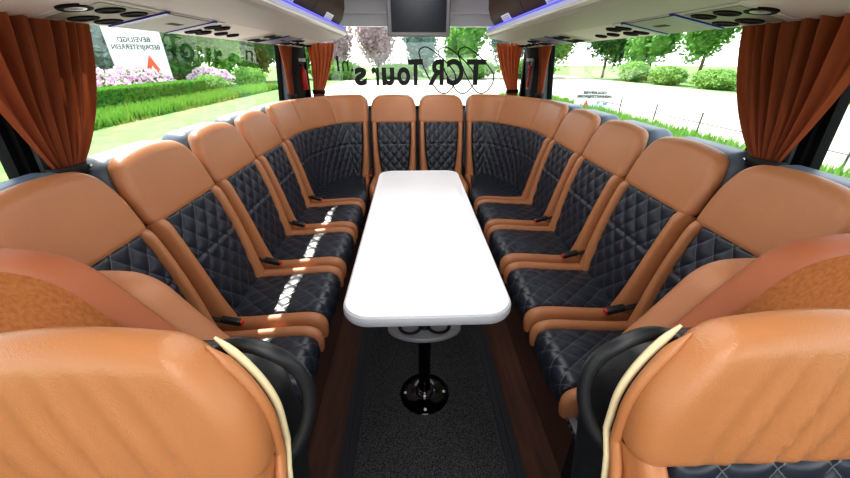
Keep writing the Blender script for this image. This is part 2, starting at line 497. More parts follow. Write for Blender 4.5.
# front pair of forward facing seats
def wrinkle(side):
    def w(a, t):
        d = 0
        for (k, c0, sl, amp, wd) in ((0, -.06, -.10, .0045, .008), (1, .0, -.12, .006, .009), (2, .05, -.15, .005, .008), (3, .10, -.16, .004, .009), (4, -.11, -.07, .003, .012)):
            x = a*side - c0 - sl*(.6-t)*(.55)
            e = max(0, min(1, (t-.02)/.15))*max(0, min(1, (.95-t)/.5))
            d += -amp*e*math.exp(-(x/wd)**2) + amp*.7*e*math.exp(-((x-.016)/wd)**2)
        return d
    return w
WF = .44
for side in (-1, 1):
    sn = 'left' if side < 0 else 'right'
    r = empty('forward_facing_seat', (side*.465, -.238, 0), 0, f'large {sn} foreground coach seat with orange tan headrest and black grab handle', 'seat', 'forward facing seats flanking the aisle')
    r.scale = (1, 1, .994)
    make_back(r, WF, tan='tanfront', wrinkle=wrinkle(side), topk=.38, ex=2.0, shell=False, lean=.06)
    make_cushion(r, WF)
    sx = -side  # aisle side direction
    # black moulded side shell following the back
    bm = bmesh.new()
    def fs(a, b, c):
        t = max(0, (c-.3)/.76)
        y = .40 + (c-.45)*.235 + b*(1-.25*t**3) - .05*max(0, (c-.85)/.2)
        return (sx*(a - .11*max(0, (t-.45)/.55)**1.5), y, c)
    rbox(bm, .070, .11, .77, .034, fs, k=5, m=(2, 3, 18), c=(.192, .095, .675))
    obj('side_shell', bm, M['blackplastic'], r)
    # cream piping and leather welt on the aisle edge of the headrest
    hp = hr_deform(WF, straight, (), None, None, .38, .06, 2.0)
    def edge_line(ins, b, dz=0.):
        up = [Vector(hp(sx*(WF/2-ins), b, HR_B+.004 + (HR_T-HR_B-.028)*i/24)) for i in range(25)]
        lw = [Vector((sx*(WF/2-ins+.004), bcurve(BL*t)[0].x+b-.02, bcurve(BL*t)[0].y)) for t in (.5, .65, .8, .9)]
        return lw+up
    bm = bmesh.new(); tube(bm, edge_line(.006, .072), lambda q: .0058*min(1, (1-q)*7+.35), 10); obj('cream_piping', bm, M['cream'], r)
    bm = bmesh.new(); tube(bm, edge_line(.009, .052), lambda q: .0085*min(1, (1-q)*7+.2), 10); obj('leather_welt', bm, M['tanfront'], r)
    # D handle
    hpts = [(.115, .60, 1.045), (.14, .605, 1.066), (.175, .605, 1.070), (.212, .60, 1.056), (.238, .605, 1.02), (.250, .60, .975), (.245, .585, .925), (.222, .565, .88), (.19, .55, .86)]
    def sm(P):
        for _ in range(2):
            Q = [P[0]]
            for i in range(len(P)-1): Q += [P[i]*.75+P[i+1]*.25, P[i]*.25+P[i+1]*.75]
            P = Q+[P[-1]]
        return P
    bm = bmesh.new(); tube(bm, sm([Vector((sx*a, b, c)) for a, b, c in hpts]), .0110, 12); obj('grab_handle', bm, M['blackplastic'], r)
    bm = bmesh.new(); box(bm, -.18, .18, .08, .40, 0, .36); obj('seat_plinth', bm, M['black'], r, smooth=False)

# suede covered end panels of the sofa rows
for side in (-1, 1):
    sn = 'left' if side < 0 else 'right'
    r = empty('end_panel', (side*.9, .555, 0), 0, f'orange suede end panel with rounded shoulder closing the {sn} seat row', 'panel', 'suede end panels of the seat rows')
    def outline(grow=0.):
        P = [Vector(p) for p in ((1.14, 1.085), (.95, 1.085), (.84, 1.082), (.76, 1.07), (.705, 1.035), (.665, .97), (.61, .885), (.56, .80), (.52, .68), (.51, .45))]
        cv, Lt = poly_curve([(p.x, p.y) for p in P])
        out = []
        for i in range(41):
            p, t = cv(Lt*i/40); n = Vector((t.y, -t.x)); out.append(p + n*grow*(-1 if n.y < 0 else 1)*1.0)
        return out
    a = outline(0)
    bm = bmesh.new()
    poly = [(side*p.x-side*.9, .0, p.y) for p in a] + [(side*.51-side*.9, 0, .0), (side*1.14-side*.9, 0, .0)]
    prism(bm, poly, (0, .05, 0)); obj('suede_face', bm, M['suede'], r, smooth=False)
    bm = bmesh.new()
    rings = []
    for p in a:
        ring = []
        # cross section of the padded rim
        for k in range(10):
            th = PI*k/9
            ring.append(bm.verts.new((side*p.x-side*.9, .028-.034*math.cos(th), p.y + .020*math.sin(th) + .0)))
        rings.append(ring)
    for A, B in zip(rings, rings[1:]):
        for k in range(9): bm.faces.new((A[k], A[k+1], B[k+1], B[k]))
        bm.faces.new((A[9], A[0], B[0], B[9]))
    bm.faces.new(rings[0]); bm.faces.new(rings[-1][::-1])
    obj('padded_rim', bm, M['suedeband'], r)
    r2_ = empty('sofa_armrest', (side*.75, .655, 0), 0, f'smooth tan leather armrest behind the {sn} suede end panel', 'armrest', 'leather armrests at the row ends')
    bm = bmesh.new()
    cv, Lt = poly_curve([(.84, .985), (.76, .985), (.70, .98), (.65, .945), (.615, .88), (.56, .79), (.49, .68), (.475, .45)])
    ys = [0, .004, .014, .03, .05, .07, .086, .096, .1]
    hh = [-.03, -.014, -.004, 0, .003, 0, -.004, -.014, -.03]
    R_ = []
    for i in range(41):
        p, t = cv(Lt*i/40); n = Vector((-t.y, t.x)) 
        if n.y < 0 and abs(n.y) > .05: n = -n
        if n.x > 0: n = Vector((-abs(n.x), n.y))
        R_.append([bm.verts.new((side*(p.x+n.x*h_) - side*.75, -.04+y_, p.y + n.y*h_)) for y_, h_ in zip(ys, hh)])
    for A, B in zip(R_, R_[1:]):
        for k in range(len(ys)-1): bm.faces.new((A[k], A[k+1], B[k+1], B[k]))
    obj('armrest_top', bm, M['tanside'], r2_)
    bm = bmesh.new()
    poly = []
    for i in range(41):
        p, t = cv(Lt*i/40); poly.append((side*(p.x+.02) - side*.75, -.04, p.y-.022))
    poly += [(side*.50-side*.75, -.04, 0), (side*.84-side*.75, -.04, 0)]
    prism(bm, poly, (0, .1, 0)); obj('armrest_body', bm, M['black'], r2_, smooth=False)

# seat rails under the cushion fronts
for side in (-1, 1):
    sn = 'left' if side < 0 else 'right'
    x = side*.452
    r = empty('seat_rail', (x, 1.5, 0), 0, f'thin grey metal rail under the cushion fronts of the {sn} seat row', 'rail', 'seat rails')
    bm = bmesh.new(); box(bm, -.012, .012, -.95, 1.1, .375, .395); box(bm, -.004, .004, -.95, 1.1, .355, .375)
    obj('rail_bar', bm, M['rail'], r, smooth=False)
    bm = bmesh.new()
    for i in range(100):
        y = -.93 + i*.0205; box(bm, -.016, .016, y, y+.008, .379, .391)
    tag(obj('rail_teeth', bm, M['strip'], r, smooth=False), kind='stuff')
    bm = bmesh.new(); rbox(bm, .06, .05, .05, .012, None, c=(-side*.0, -.96, .385), k=2, m=(1, 1, 1)); obj('rail_bracket', bm, M['steel'], r)
    bm = bmesh.new()
    for yy in (-.8, -.1, .6): pass
    box(bm, side*.055-.006, side*.055+.006, -.95, 1.15, .0, .375); obj('skirt_panel', bm, M['wood'], r, smooth=False)

# ------------------------------------------------------------------ table
TX = -.012
tb = empty('table', (TX, 1.10, 0), 0, 'long white laminate table with rounded corners on black pedestal in the aisle', 'table')
TW, Y1, Y2, TZ = .505, -.365, 1.06, .785
def rrect(w, y1, y2, r, n=10):
    out = []
    for (cx, cy, a0) in ((w/2-r, y2-r, 0), (-w/2+r, y2-r, 90), (-w/2+r, y1+r, 180), (w/2-r, y1+r, 270)):
        for i in range(n+1):
            a = math.radians(a0+90*i/n); out.append((cx+r*math.cos(a), cy+r*math.sin(a)))
    return out
def slab(bm, w, y1, y2, r, z0, z1, bev):
    layers = [(0, z0+bev, ), (bev, z0)]
    def ring(ins, z): return [bm.verts.new((x, y, z)) for x, y in rrect(w-2*ins, y1+ins, y2-ins, max(.01, r-ins))]
    rs = [ring(bev, z0), ring(bev*.3, z0+bev*.3), ring(0, z0+bev), ring(0, z1-bev), ring(bev*.3, z1-bev*.3), ring(bev, z1)]
    for A, B in zip(rs, rs[1:]):
        for j in range(len(A)): bm.faces.new((A[j], A[(j+1) % len(A)], B[(j+1) % len(A)], B[j]))
    bm.faces.new(rs[0][::-1]); bm.faces.new(rs[-1])
bm = bmesh.new(); slab(bm, TW, Y1, Y2, .085, TZ-.036, TZ-.0015, .010); obj('table_edge', bm, M['tableedge'], tb)
bm = bmesh.new(); slab(bm, TW-.016, Y1+.008, Y2-.008, .078, TZ-.006, TZ+.0015, .001); obj('tabletop', bm, M['tabletop'], tb)
for j, yy in enumerate((0.0, .80)):
    bm = bmesh.new(); lathe(bm, [(0, 0), (.115, 0), (.116, .004), (.112, .008), (.045, .010), (.036, .016), (.034, .022)], (0, yy, 0), 40); b_ = obj('base_plate', bm, M['darkchrome'], tb)
    for k in range(4):
        a = PI/2*k - PI/2
        bm = bmesh.new(); lathe(bm, [(0, .016), (.005, .015), (.007, .011), (.007, .008)], (.092*math.cos(a), yy+.092*math.sin(a), 0), 12); obj('screw', bm, M['white'], b_)
    bm = bmesh.new(); tube(bm, [(0, yy, .01), (0, yy, TZ-.04)], .027, 24); obj('pedestal', bm, M['darkchrome'], tb)
    bm = bmesh.new(); lathe(bm, [(.036, .02), (.040, .024), (.036, .030), (.028, .03)], (0, yy, 0), 28); obj('collar', bm, M['chrome'], tb)
bm = bmesh.new()
def ctray(z): return z
# oval tray with two cup holes
OUT = [(.155*math.cos(2*PI*i/48), .085*math.sin(2*PI*i/48)) for i in range(48)]
rs = []
for sc, z in ((.93, .405), (1., .413), (1., .423), (.97, .430), (.90, .430), (.88, .424)):
    rs.append([bm.verts.new((x*sc, y*sc, z)) for x, y in OUT])
for A, B in zip(rs, rs[1:]):
    for j in range(48): bm.faces.new((A[j], A[(j+1) % 48], B[(j+1) % 48], B[j]))
bm.faces.new(rs[0][::-1]); bm.faces.new(rs[-1])
tr = obj('cup_holder_tray', bm, M['tray'], tb)
for sx in (-1, 1):
    bm = bmesh.new(); lathe(bm, [(0, .40), (.036, .40), (.038, .427), (.044, .431), (.050, .431), (.052, .425)], (sx*.060, -.0, 0), 32); obj('cup_hole', bm, M['black'], tr)

# ------------------------------------------------------------------ shell of the coach
YF, YR = -1.6, 3.82
def struct(name, bm, m, parent=None, smooth=False): 
    o = obj(name, bm, m, parent, smooth=smooth)
    if parent is None: o['kind'] = 'structure'
    return o
bm = bmesh.new(); box(bm, -1.2, 1.2, YF, YR, -.06, -.004); fl = struct('floor', bm, M['wood'])
bm = bmesh.new(); box(bm, -.30, .30, YF, 2.62, -.004, .004); struct('trim_1', bm, M['carpet'])
for i, s in enumerate((-1, 1)):
    bm = bmesh.new(); box(bm, s*.33-.03, s*.33+.03, YF, 2.62, -.004, .012); box(bm, s*.335-.006, s*.335+.006, YF, 2.62, .012, .020)
    struct(f'trim_{i+2}', bm, M['strip'])
bm = bmesh.new(); box(bm, -1.2, 1.2, YF, YR+.1, 1.98, 2.03); struct('ceiling', bm, M['ceiling'])
def xw(z): return 1.185 - .10*(z-.9)
for s in (-1, 1):
    sn = 'left' if s < 0 else 'right'
    def W_(y0, y1, z0, z1, bm, t=.05, ins=0.):
        f = lambda x, y, z: (s*(xw(z)+x), y, z)
        box(bm, ins, t, y0, y1, z0, z1, f=f)
    bm = bmesh.new(); W_(YF, YR, -.05, .86, bm); W_(YF, YR, 1.56, 2.0, bm); struct('wall_'+sn, bm, M['wall'])
    # pillars
    bm = bmesh.new(); W_(1.01, 1.20, .86, 1.56, bm); p1 = struct('trim_%d' % (4+(s > 0)), bm, M['frame'])
    bm = bmesh.new(); W_(1.035, 1.06, .86, 1.56, bm, t=0., ins=-.012); W_(1.09, 1.115, .86, 1.56, bm, t=0., ins=-.010); struct('pillar_ridge', bm, M['framegrey'], p1)
    bm = bmesh.new(); W_(3.36, YR, .86, 1.56, bm, ins=-.04); p2 = struct('trim_%d' % (6+(s > 0)), bm, M['frame'])
    bm = bmesh.new(); W_(3.28, 3.36, .86, 1.56, bm, ins=-.03); struct('pillar_edge', bm, M['framegrey'], p2)
    bm = bmesh.new(); W_(YF, 3.3, .86, .875, bm, ins=-.03); struct('trim_%d' % (10+(s > 0)), bm, M['framegrey'])
    for k, (a, b) in enumerate(((1.20, 3.28), (YF, 1.01))):
        wn = 1 + k + (2 if s > 0 else 0)
        bm = bmesh.new()
        vs = [bm.verts.new((s*(xw(z)+.03), y, z)) for y, z in ((a, .86), (b, .86), (b, 1.56), (a, 1.56))]; bm.faces.new(vs)
        g = struct(f'window_{wn}', bm, M['glass'])
        bm = bmesh.new(); W_(a, b, .86, .885, bm, ins=.015); W_(a, b, 1.54, 1.56, bm, ins=.015); W_(a, a+.02, .885, 1.54, bm, ins=.015); W_(b-.02, b, .885, 1.54, bm, ins=.015)
        struct('window_frame', bm, M['frame'], g)
# rear
bm = bmesh.new(); box(bm, -1.16, 1.16, YR, YR+.05, -.05, .98); struct('wall_rear', bm, M['wall'])
bm = bmesh.new(); box(bm, -1.16, 1.16, YR-.02, YR+.05, 1.70, 2.0); box(bm, -1.1, 1.1, YR-.10, YR-.02, 1.80, 2.0); struct('trim_8', bm, M['header'])
bm = bmesh.new(); vs = [bm.verts.new(p) for p in ((-1.1, YR+.02, .98), (1.1, YR+.02, .98), (1.1, YR+.02, 1.70), (-1.1, YR+.02, 1.70))]; bm.faces.new(vs)
rw = struct('window_5', bm, M['glass'])
bm = bmesh.new(); box(bm, -1.1, 1.1, YR-.01, YR+.03, .96, .99); box(bm, -1.14, -1.085, YR-.01, YR+.03, .96, 1.70); box(bm, 1.085, 1.14, YR-.01, YR+.03, .96, 1.70); struct('window_frame', bm, M['frame'], rw)
bm = bmesh.new(); box(bm, -1.2, 1.2, YF-.05, YF, -.05, .9); struct('wall_front_bounce', bm, M['ceiling'])  # unseen low wall behind the camera, added to bounce light

# ------------------------------------------------------------------ luggage racks
# profile from the window to the aisle:  (x, z)
UNDER = [(1.055, 1.518), (.78, 1.556), (.575, 1.582)]
def uz(x):
    P = UNDER
    for (a, za), (b, zb) in zip(P, P[1:]):
        if x >= b: return za + (zb-za)*(a-x)/(a-b)
    return P[-1][1]
def endcut(x, y):
    """inner edge curves away to the window near the rear end"""
    if y < 3.0: return x
    t = min(1, (y-3.0)/.75); lim = .53 + .33*t**1.6
    return max(x, lim + (x-.53)*.55) if x < lim + .3 else x
def sweep(s, prof, y0, y1, material, name, parent, closed=True, cut=True):
    n = 30; ys = [y0 + (y1-y0)*i/n for i in range(n+1)]
    bm = bmesh.new()
    f = lambda x, y, z, i: (s*(endcut(x, y) if cut else x), y-1.5, z)
    extrude_y(bm, prof, ys, f, closed)
    return obj(name, bm, material, parent, smooth=False)
for s in (-1, 1):
    sn = 'left' if s < 0 else 'right'
    R = empty('luggage_rack', (0, 1.5, 0), 0, f'long off-white overhead luggage rack with brown lockers along the {sn} windows', 'luggage rack', 'overhead luggage racks')
    sweep(s, [(1.055, 1.518), (.80, 1.553), (.80, 1.575), (1.055, 1.535)], YF, 3.79, M['rackwhite'], 'underside_panel', R)
    sweep(s, [(.80, 1.553), (.575, 1.578), (.560, 1.590), (.80, 1.60)], YF, 3.70, M['rackgrey'], 'inner_slope', R)
    sweep(s, [(.560, 1.588), (.535, 1.592), (.531, 1.598), (.56, 1.606)], YF, 3.45, M['whiteedge'], 'white_lip', R)
    sweep(s, [(.530, 1.598), (.550, 1.628), (.58, 1.628), (.58, 1.61)], YF, 3.45, M['lav'], 'rail', R)
    sweep(s, [(.540, 1.628), (.543, 1.633), (.56, 1.633), (.56, 1.626)], YF, 3.30, M['led'], 'led_strip', R)
    sweep(s, [(.575, 1.633), (.70, 1.66), (.95, 1.70), (1.1, 1.9), (.75, 1.97), (.72, 1.66)], 3.12, 3.75, M['lav'], 'end_fairing', R)
    # lockers with bulging doors
    dz = [(.572, 1.634), (.535, 1.68), (.515, 1.74), (.512, 1.80), (.525, 1.87), (.56, 1.93), (.62, 1.975), (1.0, 1.975), (1.0, 1.64)]
    ys = [YF+.02, -.75, .0, .75, 1.35, 2.15, 2.92]
    for a, b in zip(ys, ys[1:]):
        bm = bmesh.new(); last = b > 3.
        n = 14; yy = [a+.004 + (b-a-.008)*i/n for i in range(n+1)]
        def f(x, y, z, i, last=last, b=b):
            if last:
                t = max(0, (y-(b-.22))/.22); x = x + .05*t**3
            return (s*x, y-1.5, z)
        extrude_y(bm, dz, yy, f); d = obj('locker_door', bm, M['locker'], R)
        if a > .5:
            for yl in ((1.72,) if b < 2.5 else (2.52,)) if b > 1.5 else ():
                bm = bmesh.new()
                def g(u, v, w, yl=yl):
                    z = 1.654 + v; x = .572 - .8*(z-1.634)
                    return (s*(x-w), yl-1.5+u, z)
                box(bm, -.095, .095, -.017, .017, -.006, .004, f=g); lb = obj('vent_label', bm, M['white'], d, smooth=False)
                bm = bmesh.new()
                for q in range(3): box(bm, -.075, .075, -.010+q*.008, -.0075+q*.008, .004, .0046, f=g)
                obj('label_lines', bm, M['plate'], lb, smooth=False)
    # end cap rim
    bm = bmesh.new()
    tube(bm, [(s*(x+.045), 2.925-1.5, z) for x, z in dz[:7]], .008, 8); obj('end_rim', bm, M['black'], R)
    # service panels on the underside
    def P(u, y, h=0.): return (s*u, y-1.5, uz(u)-h)
    def disc(y, x, r, name, material, par, h=.002, th=.008, tilt=0.):
        bm = bmesh.new()
        sl = -(UNDER[1][1]-UNDER[0][1])/(UNDER[0][0]-UNDER[1][0])
        n = 28
        prof = [(0, th*.2), (r*.55, th*.2), (r*.62, th*.5), (r*.9, th*.5), (r, 0), (r, -.006)]
        rings = []
        for (rr, hh) in prof:
            if rr == 0: rings.append([bm.verts.new(P(x, y, h+hh))])
            else: rings.append([bm.verts.new(P(x+rr*math.cos(2*PI*j/n), y+rr*math.sin(2*PI*j/n), h+hh)) for j in range(n)])
        for A, B in zip(rings, rings[1:]):
            for j in range(n):
                q = []
                for v in (A[j % len(A)], A[(j+1) % len(A)], B[(j+1) % len(B)], B[j % len(B)]):
                    if v not in q: q.append(v)
                bm.faces.new(q)
        return obj(name, bm, material, par)
    def plate(y0, y1, x0, x1, name, material, par, h=.004, skew=0.):
        bm = bmesh.new()
        for (ya, yb, xa, xb) in ((y0, y1, x0, x1),):
            top = [P(xa, ya+skew), P(xa, yb+skew), P(xb, yb), P(xb, ya)]
            a = [bm.verts.new(v) for v in top]; b = [bm.verts.new((v[0], v[1], v[2]-h)) for v in top]
            bm.faces.new(b); bm.faces.new(a[::-1])
            for i in range(4): bm.faces.new((a[i], b[i], b[(i+1) % 4], a[(i+1) % 4]))
        return obj(name, bm, material, par, smooth=False)
    sk = -.06
    for yy in (.80, 1.07):
        sp = disc(yy, .90, .040, 'speaker', M['nozzle'], R); disc(yy, .90, .026, 'speaker_grille', M['glow'], sp, h=.002)
    for base in (1.12, 2.30):
        mir_ = base > 2
        sp = plate(base-.03, base+.60, .80, 1.04, 'service_panel', M['rackgrey'], R, h=.003, skew=sk)
        def oc(y, x, r=.040): 
            return disc(y, x, r, 'air_nozzle', M['nozzle'], sp, h=.004)
        plate(base-.01, base+.20, .82, 1.02, 'vent_plate', M['plateg'], sp, h=.0045, skew=sk)
        oc(base+.06, .975, .038); oc(base+.15, .975, .038); oc(base+.02, .865, .036); oc(base+.11, .865, .036)
        plate(base+.215, base+.24, .80, 1.03, 'blue_strip', M['bluestrip'], sp, h=.008, skew=sk)
        plate(base+.245, base+.50, .81, 1.03, 'cover_plate', M['plate'], sp, h=.0055, skew=sk)
        pl = plate(base+.33, base+.40, .89, .915, 'slot', M['black'], sp, h=.0065, skew=0)
        plate(base+.505, base+.53, .80, 1.03, 'blue_strip', M['bluestrip'], sp, h=.008, skew=sk)
        for (a, b) in ((.60, .97), (.68, .97), (.57, .87), (.65, .87)): oc(base+a, b, .034)
        oc(base+.80, .95, .030); oc(base+.92, .95, .030)
    for yy in (3.36, 3.46, 3.56): disc(yy, .97, .026, 'air_nozzle', M['nozzle'], R, h=.002)

# ------------------------------------------------------------------ television on the rear header
tv = empty('television', (.02, 3.30, 1.60), 0, 'dark flat television in a grey frame hanging above the rear window', 'television')
bm = bmesh.new(); rbox(bm, .52, .06, .40, .012, None, k=2, m=(1, 1, 1), c=(0, .03, .19)); obj('housing', bm, M['bezel'], tv)
bm = bmesh.new(); rbox(bm, .45, .012, .34, .004, None, k=1, m=(1, 1, 1), c=(0, -.001, .195)); obj('screen', bm, M['screen'], tv)
bm = bmesh.new(); box(bm, -.05, .05, .055, .43, .20, .30); box(bm, -.05, .05, .05, .12, .25, .385); obj('mounting_arm', bm, M['bezel'], tv, smooth=False)

# ------------------------------------------------------------------ curtains
def curtain(side, kind):
    sn = 'left' if side < 0 else 'right'
    if kind == 'near':
        top = (.86, 1.30); bot = (1.02, 1.10); zt, zb = 1.55, 1.125; nf = 8; lab = f'heavy orange curtain tied back at the {sn} window pillar nearest the camera'
    elif kind == 'far':
        top = (3.02, 3.36); bot = (3.24, 3.33); zt, zb = 1.55, 1.14; nf = 6; lab = f'small orange curtain at the far end of the {sn} side window'
    else:
        top = (1.045, .775); bot = (1.03, .93); zt, zb = 1.56, 1.14; nf = 6; lab = f'orange curtain tied back at the {sn} edge of the rear window'
    if kind == 'rear': r = empty('curtain', (side*.95, YR-.07, 1.0), 0, lab, 'curtain', 'orange window curtains')
    else: r = empty('curtain', (side*1.04, (bot[0]+bot[1])/2, 1.0), 0, lab, 'curtain', 'orange window curtains')
    o3 = r.location
    bm = bmesh.new(); NW, NV = 150, 46; G = []
    for j in range(NV+1):
        v = j/NV; row = []
        z = zt + (zb-zt)*v*1.0
        if v > .93: z -= 0
        e = v**1.15 if kind == 'near' else v**1.4
        for i in range(NW+1):
            w = i/NW
            a = top[0] + (top[1]-top[0])*w; b = bot[0] + (bot[1]-bot[0])*w
            ee = e
            if kind == 'near': ee = v**(1.0 + 1.6*w)      # far edge hangs straight before it is gathered
            c = a + (b-a)*ee
            # sag of the diagonal leading edge
            c += (-.012*math.sin(PI*v)*(1-w) if kind == 'near' else .015*math.sin(PI*v)*(1-w)*(1 if kind != 'rear' else -1))
            amp = (.034 if kind == 'near' else .017)*(.35+.65*(1-v)**.6)
            ph = 2*PI*nf*(w**1.25 if kind == 'near' else w)
            d = amp*(math.sin(ph) + .35*math.sin(2.3*ph+1.2+v*2)) + .012*math.sin(3*w+4*v)
            if kind == 'near' : d *= (.25+.75*min(1, w/.25))     # smooth broad leading fold
            if kind == 'rear': p = (side*c, YR-.07+d, z)
            else: p = (side*(xw(z)-.058-d*.8), c, z)
            row.append(bm.verts.new(Vector(p)-o3))
        G.append(row)
    for j in range(NV):
        for i in range(NW): bm.faces.new((G[j][i], G[j][i+1], G[j+1][i+1], G[j+1][i]))
    # the tail below the tie
    T = [G[-1]]
    for j in range(1, 9):
        row = []
        for i in range(NW+1):
            w = i/NW; v = bm.verts.new(G[-1][i].co + Vector((0, 0, -.02*j)))
            k = 1+.05*j; m_ = (G[-1][0].co + G[-1][-1].co)/2
            v.co.x = m_.x + (v.co.x-m_.x)*k; v.co.y = m_.y + (v.co.y-m_.y)*k; row.append(v)
        T.append(row)
    for A, B in zip(T, T[1:]):
        for i in range(NW): bm.faces.new((A[i], A[i+1], B[i+1], B[i]))
    obj('curtain_cloth', bm, M['curtain'], r, recalc=False)
    # tie
    bm = bmesh.new()
    if kind == 'rear':
        cx, cy = side*(bot[0]+bot[1])/2, YR-.07; hw, hd = abs(bot[0]-bot[1])/2+.012, .03
    else:
        cx, cy = side*(xw(zb)-.058), (bot[0]+bot[1])/2; hw, hd = .034, (bot[1]-bot[0])/2+.018
    n = 28; rg = []
    for k in range(n):
        a = 2*PI*k/n; x = cx+hw*math.cos(a); y = cy+hd*math.sin(a)
        rg.append([bm.verts.new(Vector((x+(.002*math.cos(a) if q else 0), y, z))-o3) for q, z in enumerate((zb-.022, zb+.012))])
    for k in range(n): A, B = rg[k], rg[(k+1) % n]; bm.faces.new((A[0], B[0], B[1], A[1]))
    tb_ = obj('tie_back', bm, M['black'], r)
    md = tb_.modifiers.new('thick', 'SOLIDIFY'); md.thickness = .003
    if kind == 'near':
        bm = bmesh.new(); rbox(bm, .012, .012, .012, .005, None, k=2, m=(1, 1, 1), c=(Vector((cx-side*.026, cy+hd-.01, zb-.005))-o3)); obj('snap_button', bm, M['chrome'], tb_)
for s in (-1, 1):
    for k in ('near', 'far', 'rear'): curtain(s, k)

# fire extinguisher and emergency hammer on the rear corner posts
ex = empty('fire_extinguisher', (-1.045, 3.52, 1.17), 0, 'small red fire extinguisher on the dark left rear corner post', 'extinguisher')
bm = bmesh.new(); lathe(bm, [(0, 0), (.026, 0), (.031, .008), (.031, .15), (.026, .172), (.012, .185), (.010, .195), (0, .195)], n=24); obj('cylinder_body', bm, M['red'], ex)
bm = bmesh.new(); rbox(bm, .022, .07, .022, .006, None, k=2, m=(1, 1, 1), c=(0, -.012, .205)); obj('valve', bm, M['black'], ex)
bm = bmesh.new(); box(bm, -.012, .03, -.035, .035, .235, .262); obj('notice_plate', bm, M['white'], ex, smooth=False)
hm = empty('emergency_hammer', (1.06, 3.52, 1.17), 0, 'red emergency hammer on the dark right rear corner post', 'hammer')
bm = bmesh.new(); rbox(bm, .022, .022, .17, .008, None, k=2, m=(1, 1, 4), c=(0, 0, .095)); obj('hammer_handle', bm, M['red'], hm)
bm = bmesh.new(); rbox(bm, .026, .075, .026, .008, None, k=2, m=(1, 2, 1), c=(0, 0, .185)); obj('hammer_head', bm, M['red'], hm)
bm = bmesh.new(); box(bm, -.03, .012, -.035, .035, .235, .262); obj('notice_plate', bm, M['white'], hm, smooth=False)
bm = bmesh.new(); box(bm, -.004, .02, -.03, .03, .0, .02); box(bm, .008, .03, -.02, .02, .0, .26); obj('bracket', bm, M['steel'], hm, smooth=False)

# ------------------------------------------------------------------ lettering on the rear window
def text_mesh(name, txt, size, material, parent, loc, rot, bold=0., mirror=False, ext=.0008, sx=1.):
    cu = bpy.data.curves.new(name, 'FONT'); cu.body = txt; cu.size = size; cu.offset = bold; cu.extrude = ext; cu.resolution_u = 6
    cu.align_x = 'LEFT'
    t = bpy.data.objects.new(name, cu); COL.objects.link(t)
    bpy.context.view_layer.update()
    me = bpy.data.meshes.new_from_object(t.evaluated_get(bpy.context.evaluated_depsgraph_get()))
    bpy.data.objects.remove(t)
    xs = [v.co.x for v in me.vertices]; x0 = min(xs)
    for v in me.vertices:
        v.co.x = (v.co.x-x0)*sx*(-1 if mirror else 1)
    me.materials.clear(); me.materials.append(material); me.name = name
    o = bpy.data.objects.new(name, me); COL.objects.link(o); o.parent = parent
    o.location = loc; o.rotation_euler = rot
    return o, (max(xs)-x0)*sx
YG = YR+.008
lg = empty('window_lettering', (0, YG, 1.2), 0, 'mirrored black TCR Tours.nl lettering with three thin ovals on the rear window', 'lettering')
def wx(px, Y=YG):   # lateral place on the rear window of a column measured in the photo
    return (px-413)*(.883*Y+.03)/340 - .05
TZ0 = 1.20 - .0
def letter(ch, x_right, z, size, xl, name='letter', bold=.006):
    o, w = text_mesh(name, ch, size, M['ink'], lg, (x_right, 0, z-1.2), (PI/2, 0, 0), bold, True)
    tgt = x_right - xl
    if w > 0: 
        for v in o.data.vertices: v.co.x *= tgt/w
    return o
zb_ = 1.42 - (85-60)*3.41*.883/340; cap = 25*3.41*.883/340
sz = cap/.70
for ch, a, b, k in (('T', 488, 469, 1), ('C', 466, 449, 1), ('R', 446, 430, 1), ('T', 425, 410, 1), ('o', 412, 399, 1), ('u', 396, 383.5, 1), ('r', 380.5, 373, 1), ('s', 368, 356, 1)):
    letter(ch, wx(a), zb_, sz*k, wx(b), bold=.010)
letter('.', wx(355.3), zb_+.12, sz*.6, wx(353.2), bold=.003)
letter('n', wx(351), zb_+.12, sz*.62, wx(344.5), bold=0.)
letter('l', wx(341.5), zb_+.12, sz*.62, wx(339.5), bold=.0)
for k in range(3):
    cx = wx(478-19.5*k); 
    bm = bmesh.new(); pts = []
    # teardrop oval leaning to the right-bottom (as read from inside)
    E = [(-15, -26), (-11, -27), (-5, -24), (4, -17), (13, -8), (18.5, 0), (19, 8), (15, 16), (9, 20.5), (3, 19), (-3, 12), (-9, 2), (-14, -9), (-17.5, -19), (-17.5, -24)]
    n_ = len(E)
    for i in range(n_):
        for q in range(5):
            t = q/5; p0, p1, p2, p3 = [Vector(E[(i+m_) % n_]) for m_ in (-1, 0, 1, 2)]
            p = .5*((2*p1) + (p2-p0)*t + (2*p0-5*p1+4*p2-p3)*t*t + (3*p1-p0-3*p2+p3)*t**3)
            pts.append((cx + p.x*3.41/340, 0, 1.42 - (74.5-60+p.y)*3.41*.883/340 - 1.2))
    tube(bm, pts, .0062, 6, closed=True); obj('oval_outline', bm, M['ink'], lg)

# ------------------------------------------------------------------ outside
GZ = -1.48
bm = bmesh.new(); box(bm, -150, 150, -40, 220, GZ-.3, GZ); struct('ground', bm, M['grass']).name = 'floor_outside_grass'
def gslab(name, x0, x1, y0, y1, m, z=GZ+.02):
    bm = bmesh.new(); box(bm, x0, x1, y0, y1, GZ-.1, z); o = struct(name, bm, m); return o
gslab('floor_outside_drive', -10.4, 4.0, -30, 60, M['sand'])
gslab('floor_outside_lot', 12.4, 31, -30, 120, M['sand'])
gslab('floor_outside_lot_rear', -9, 31, 26, 60, M['sand'], GZ+.03)

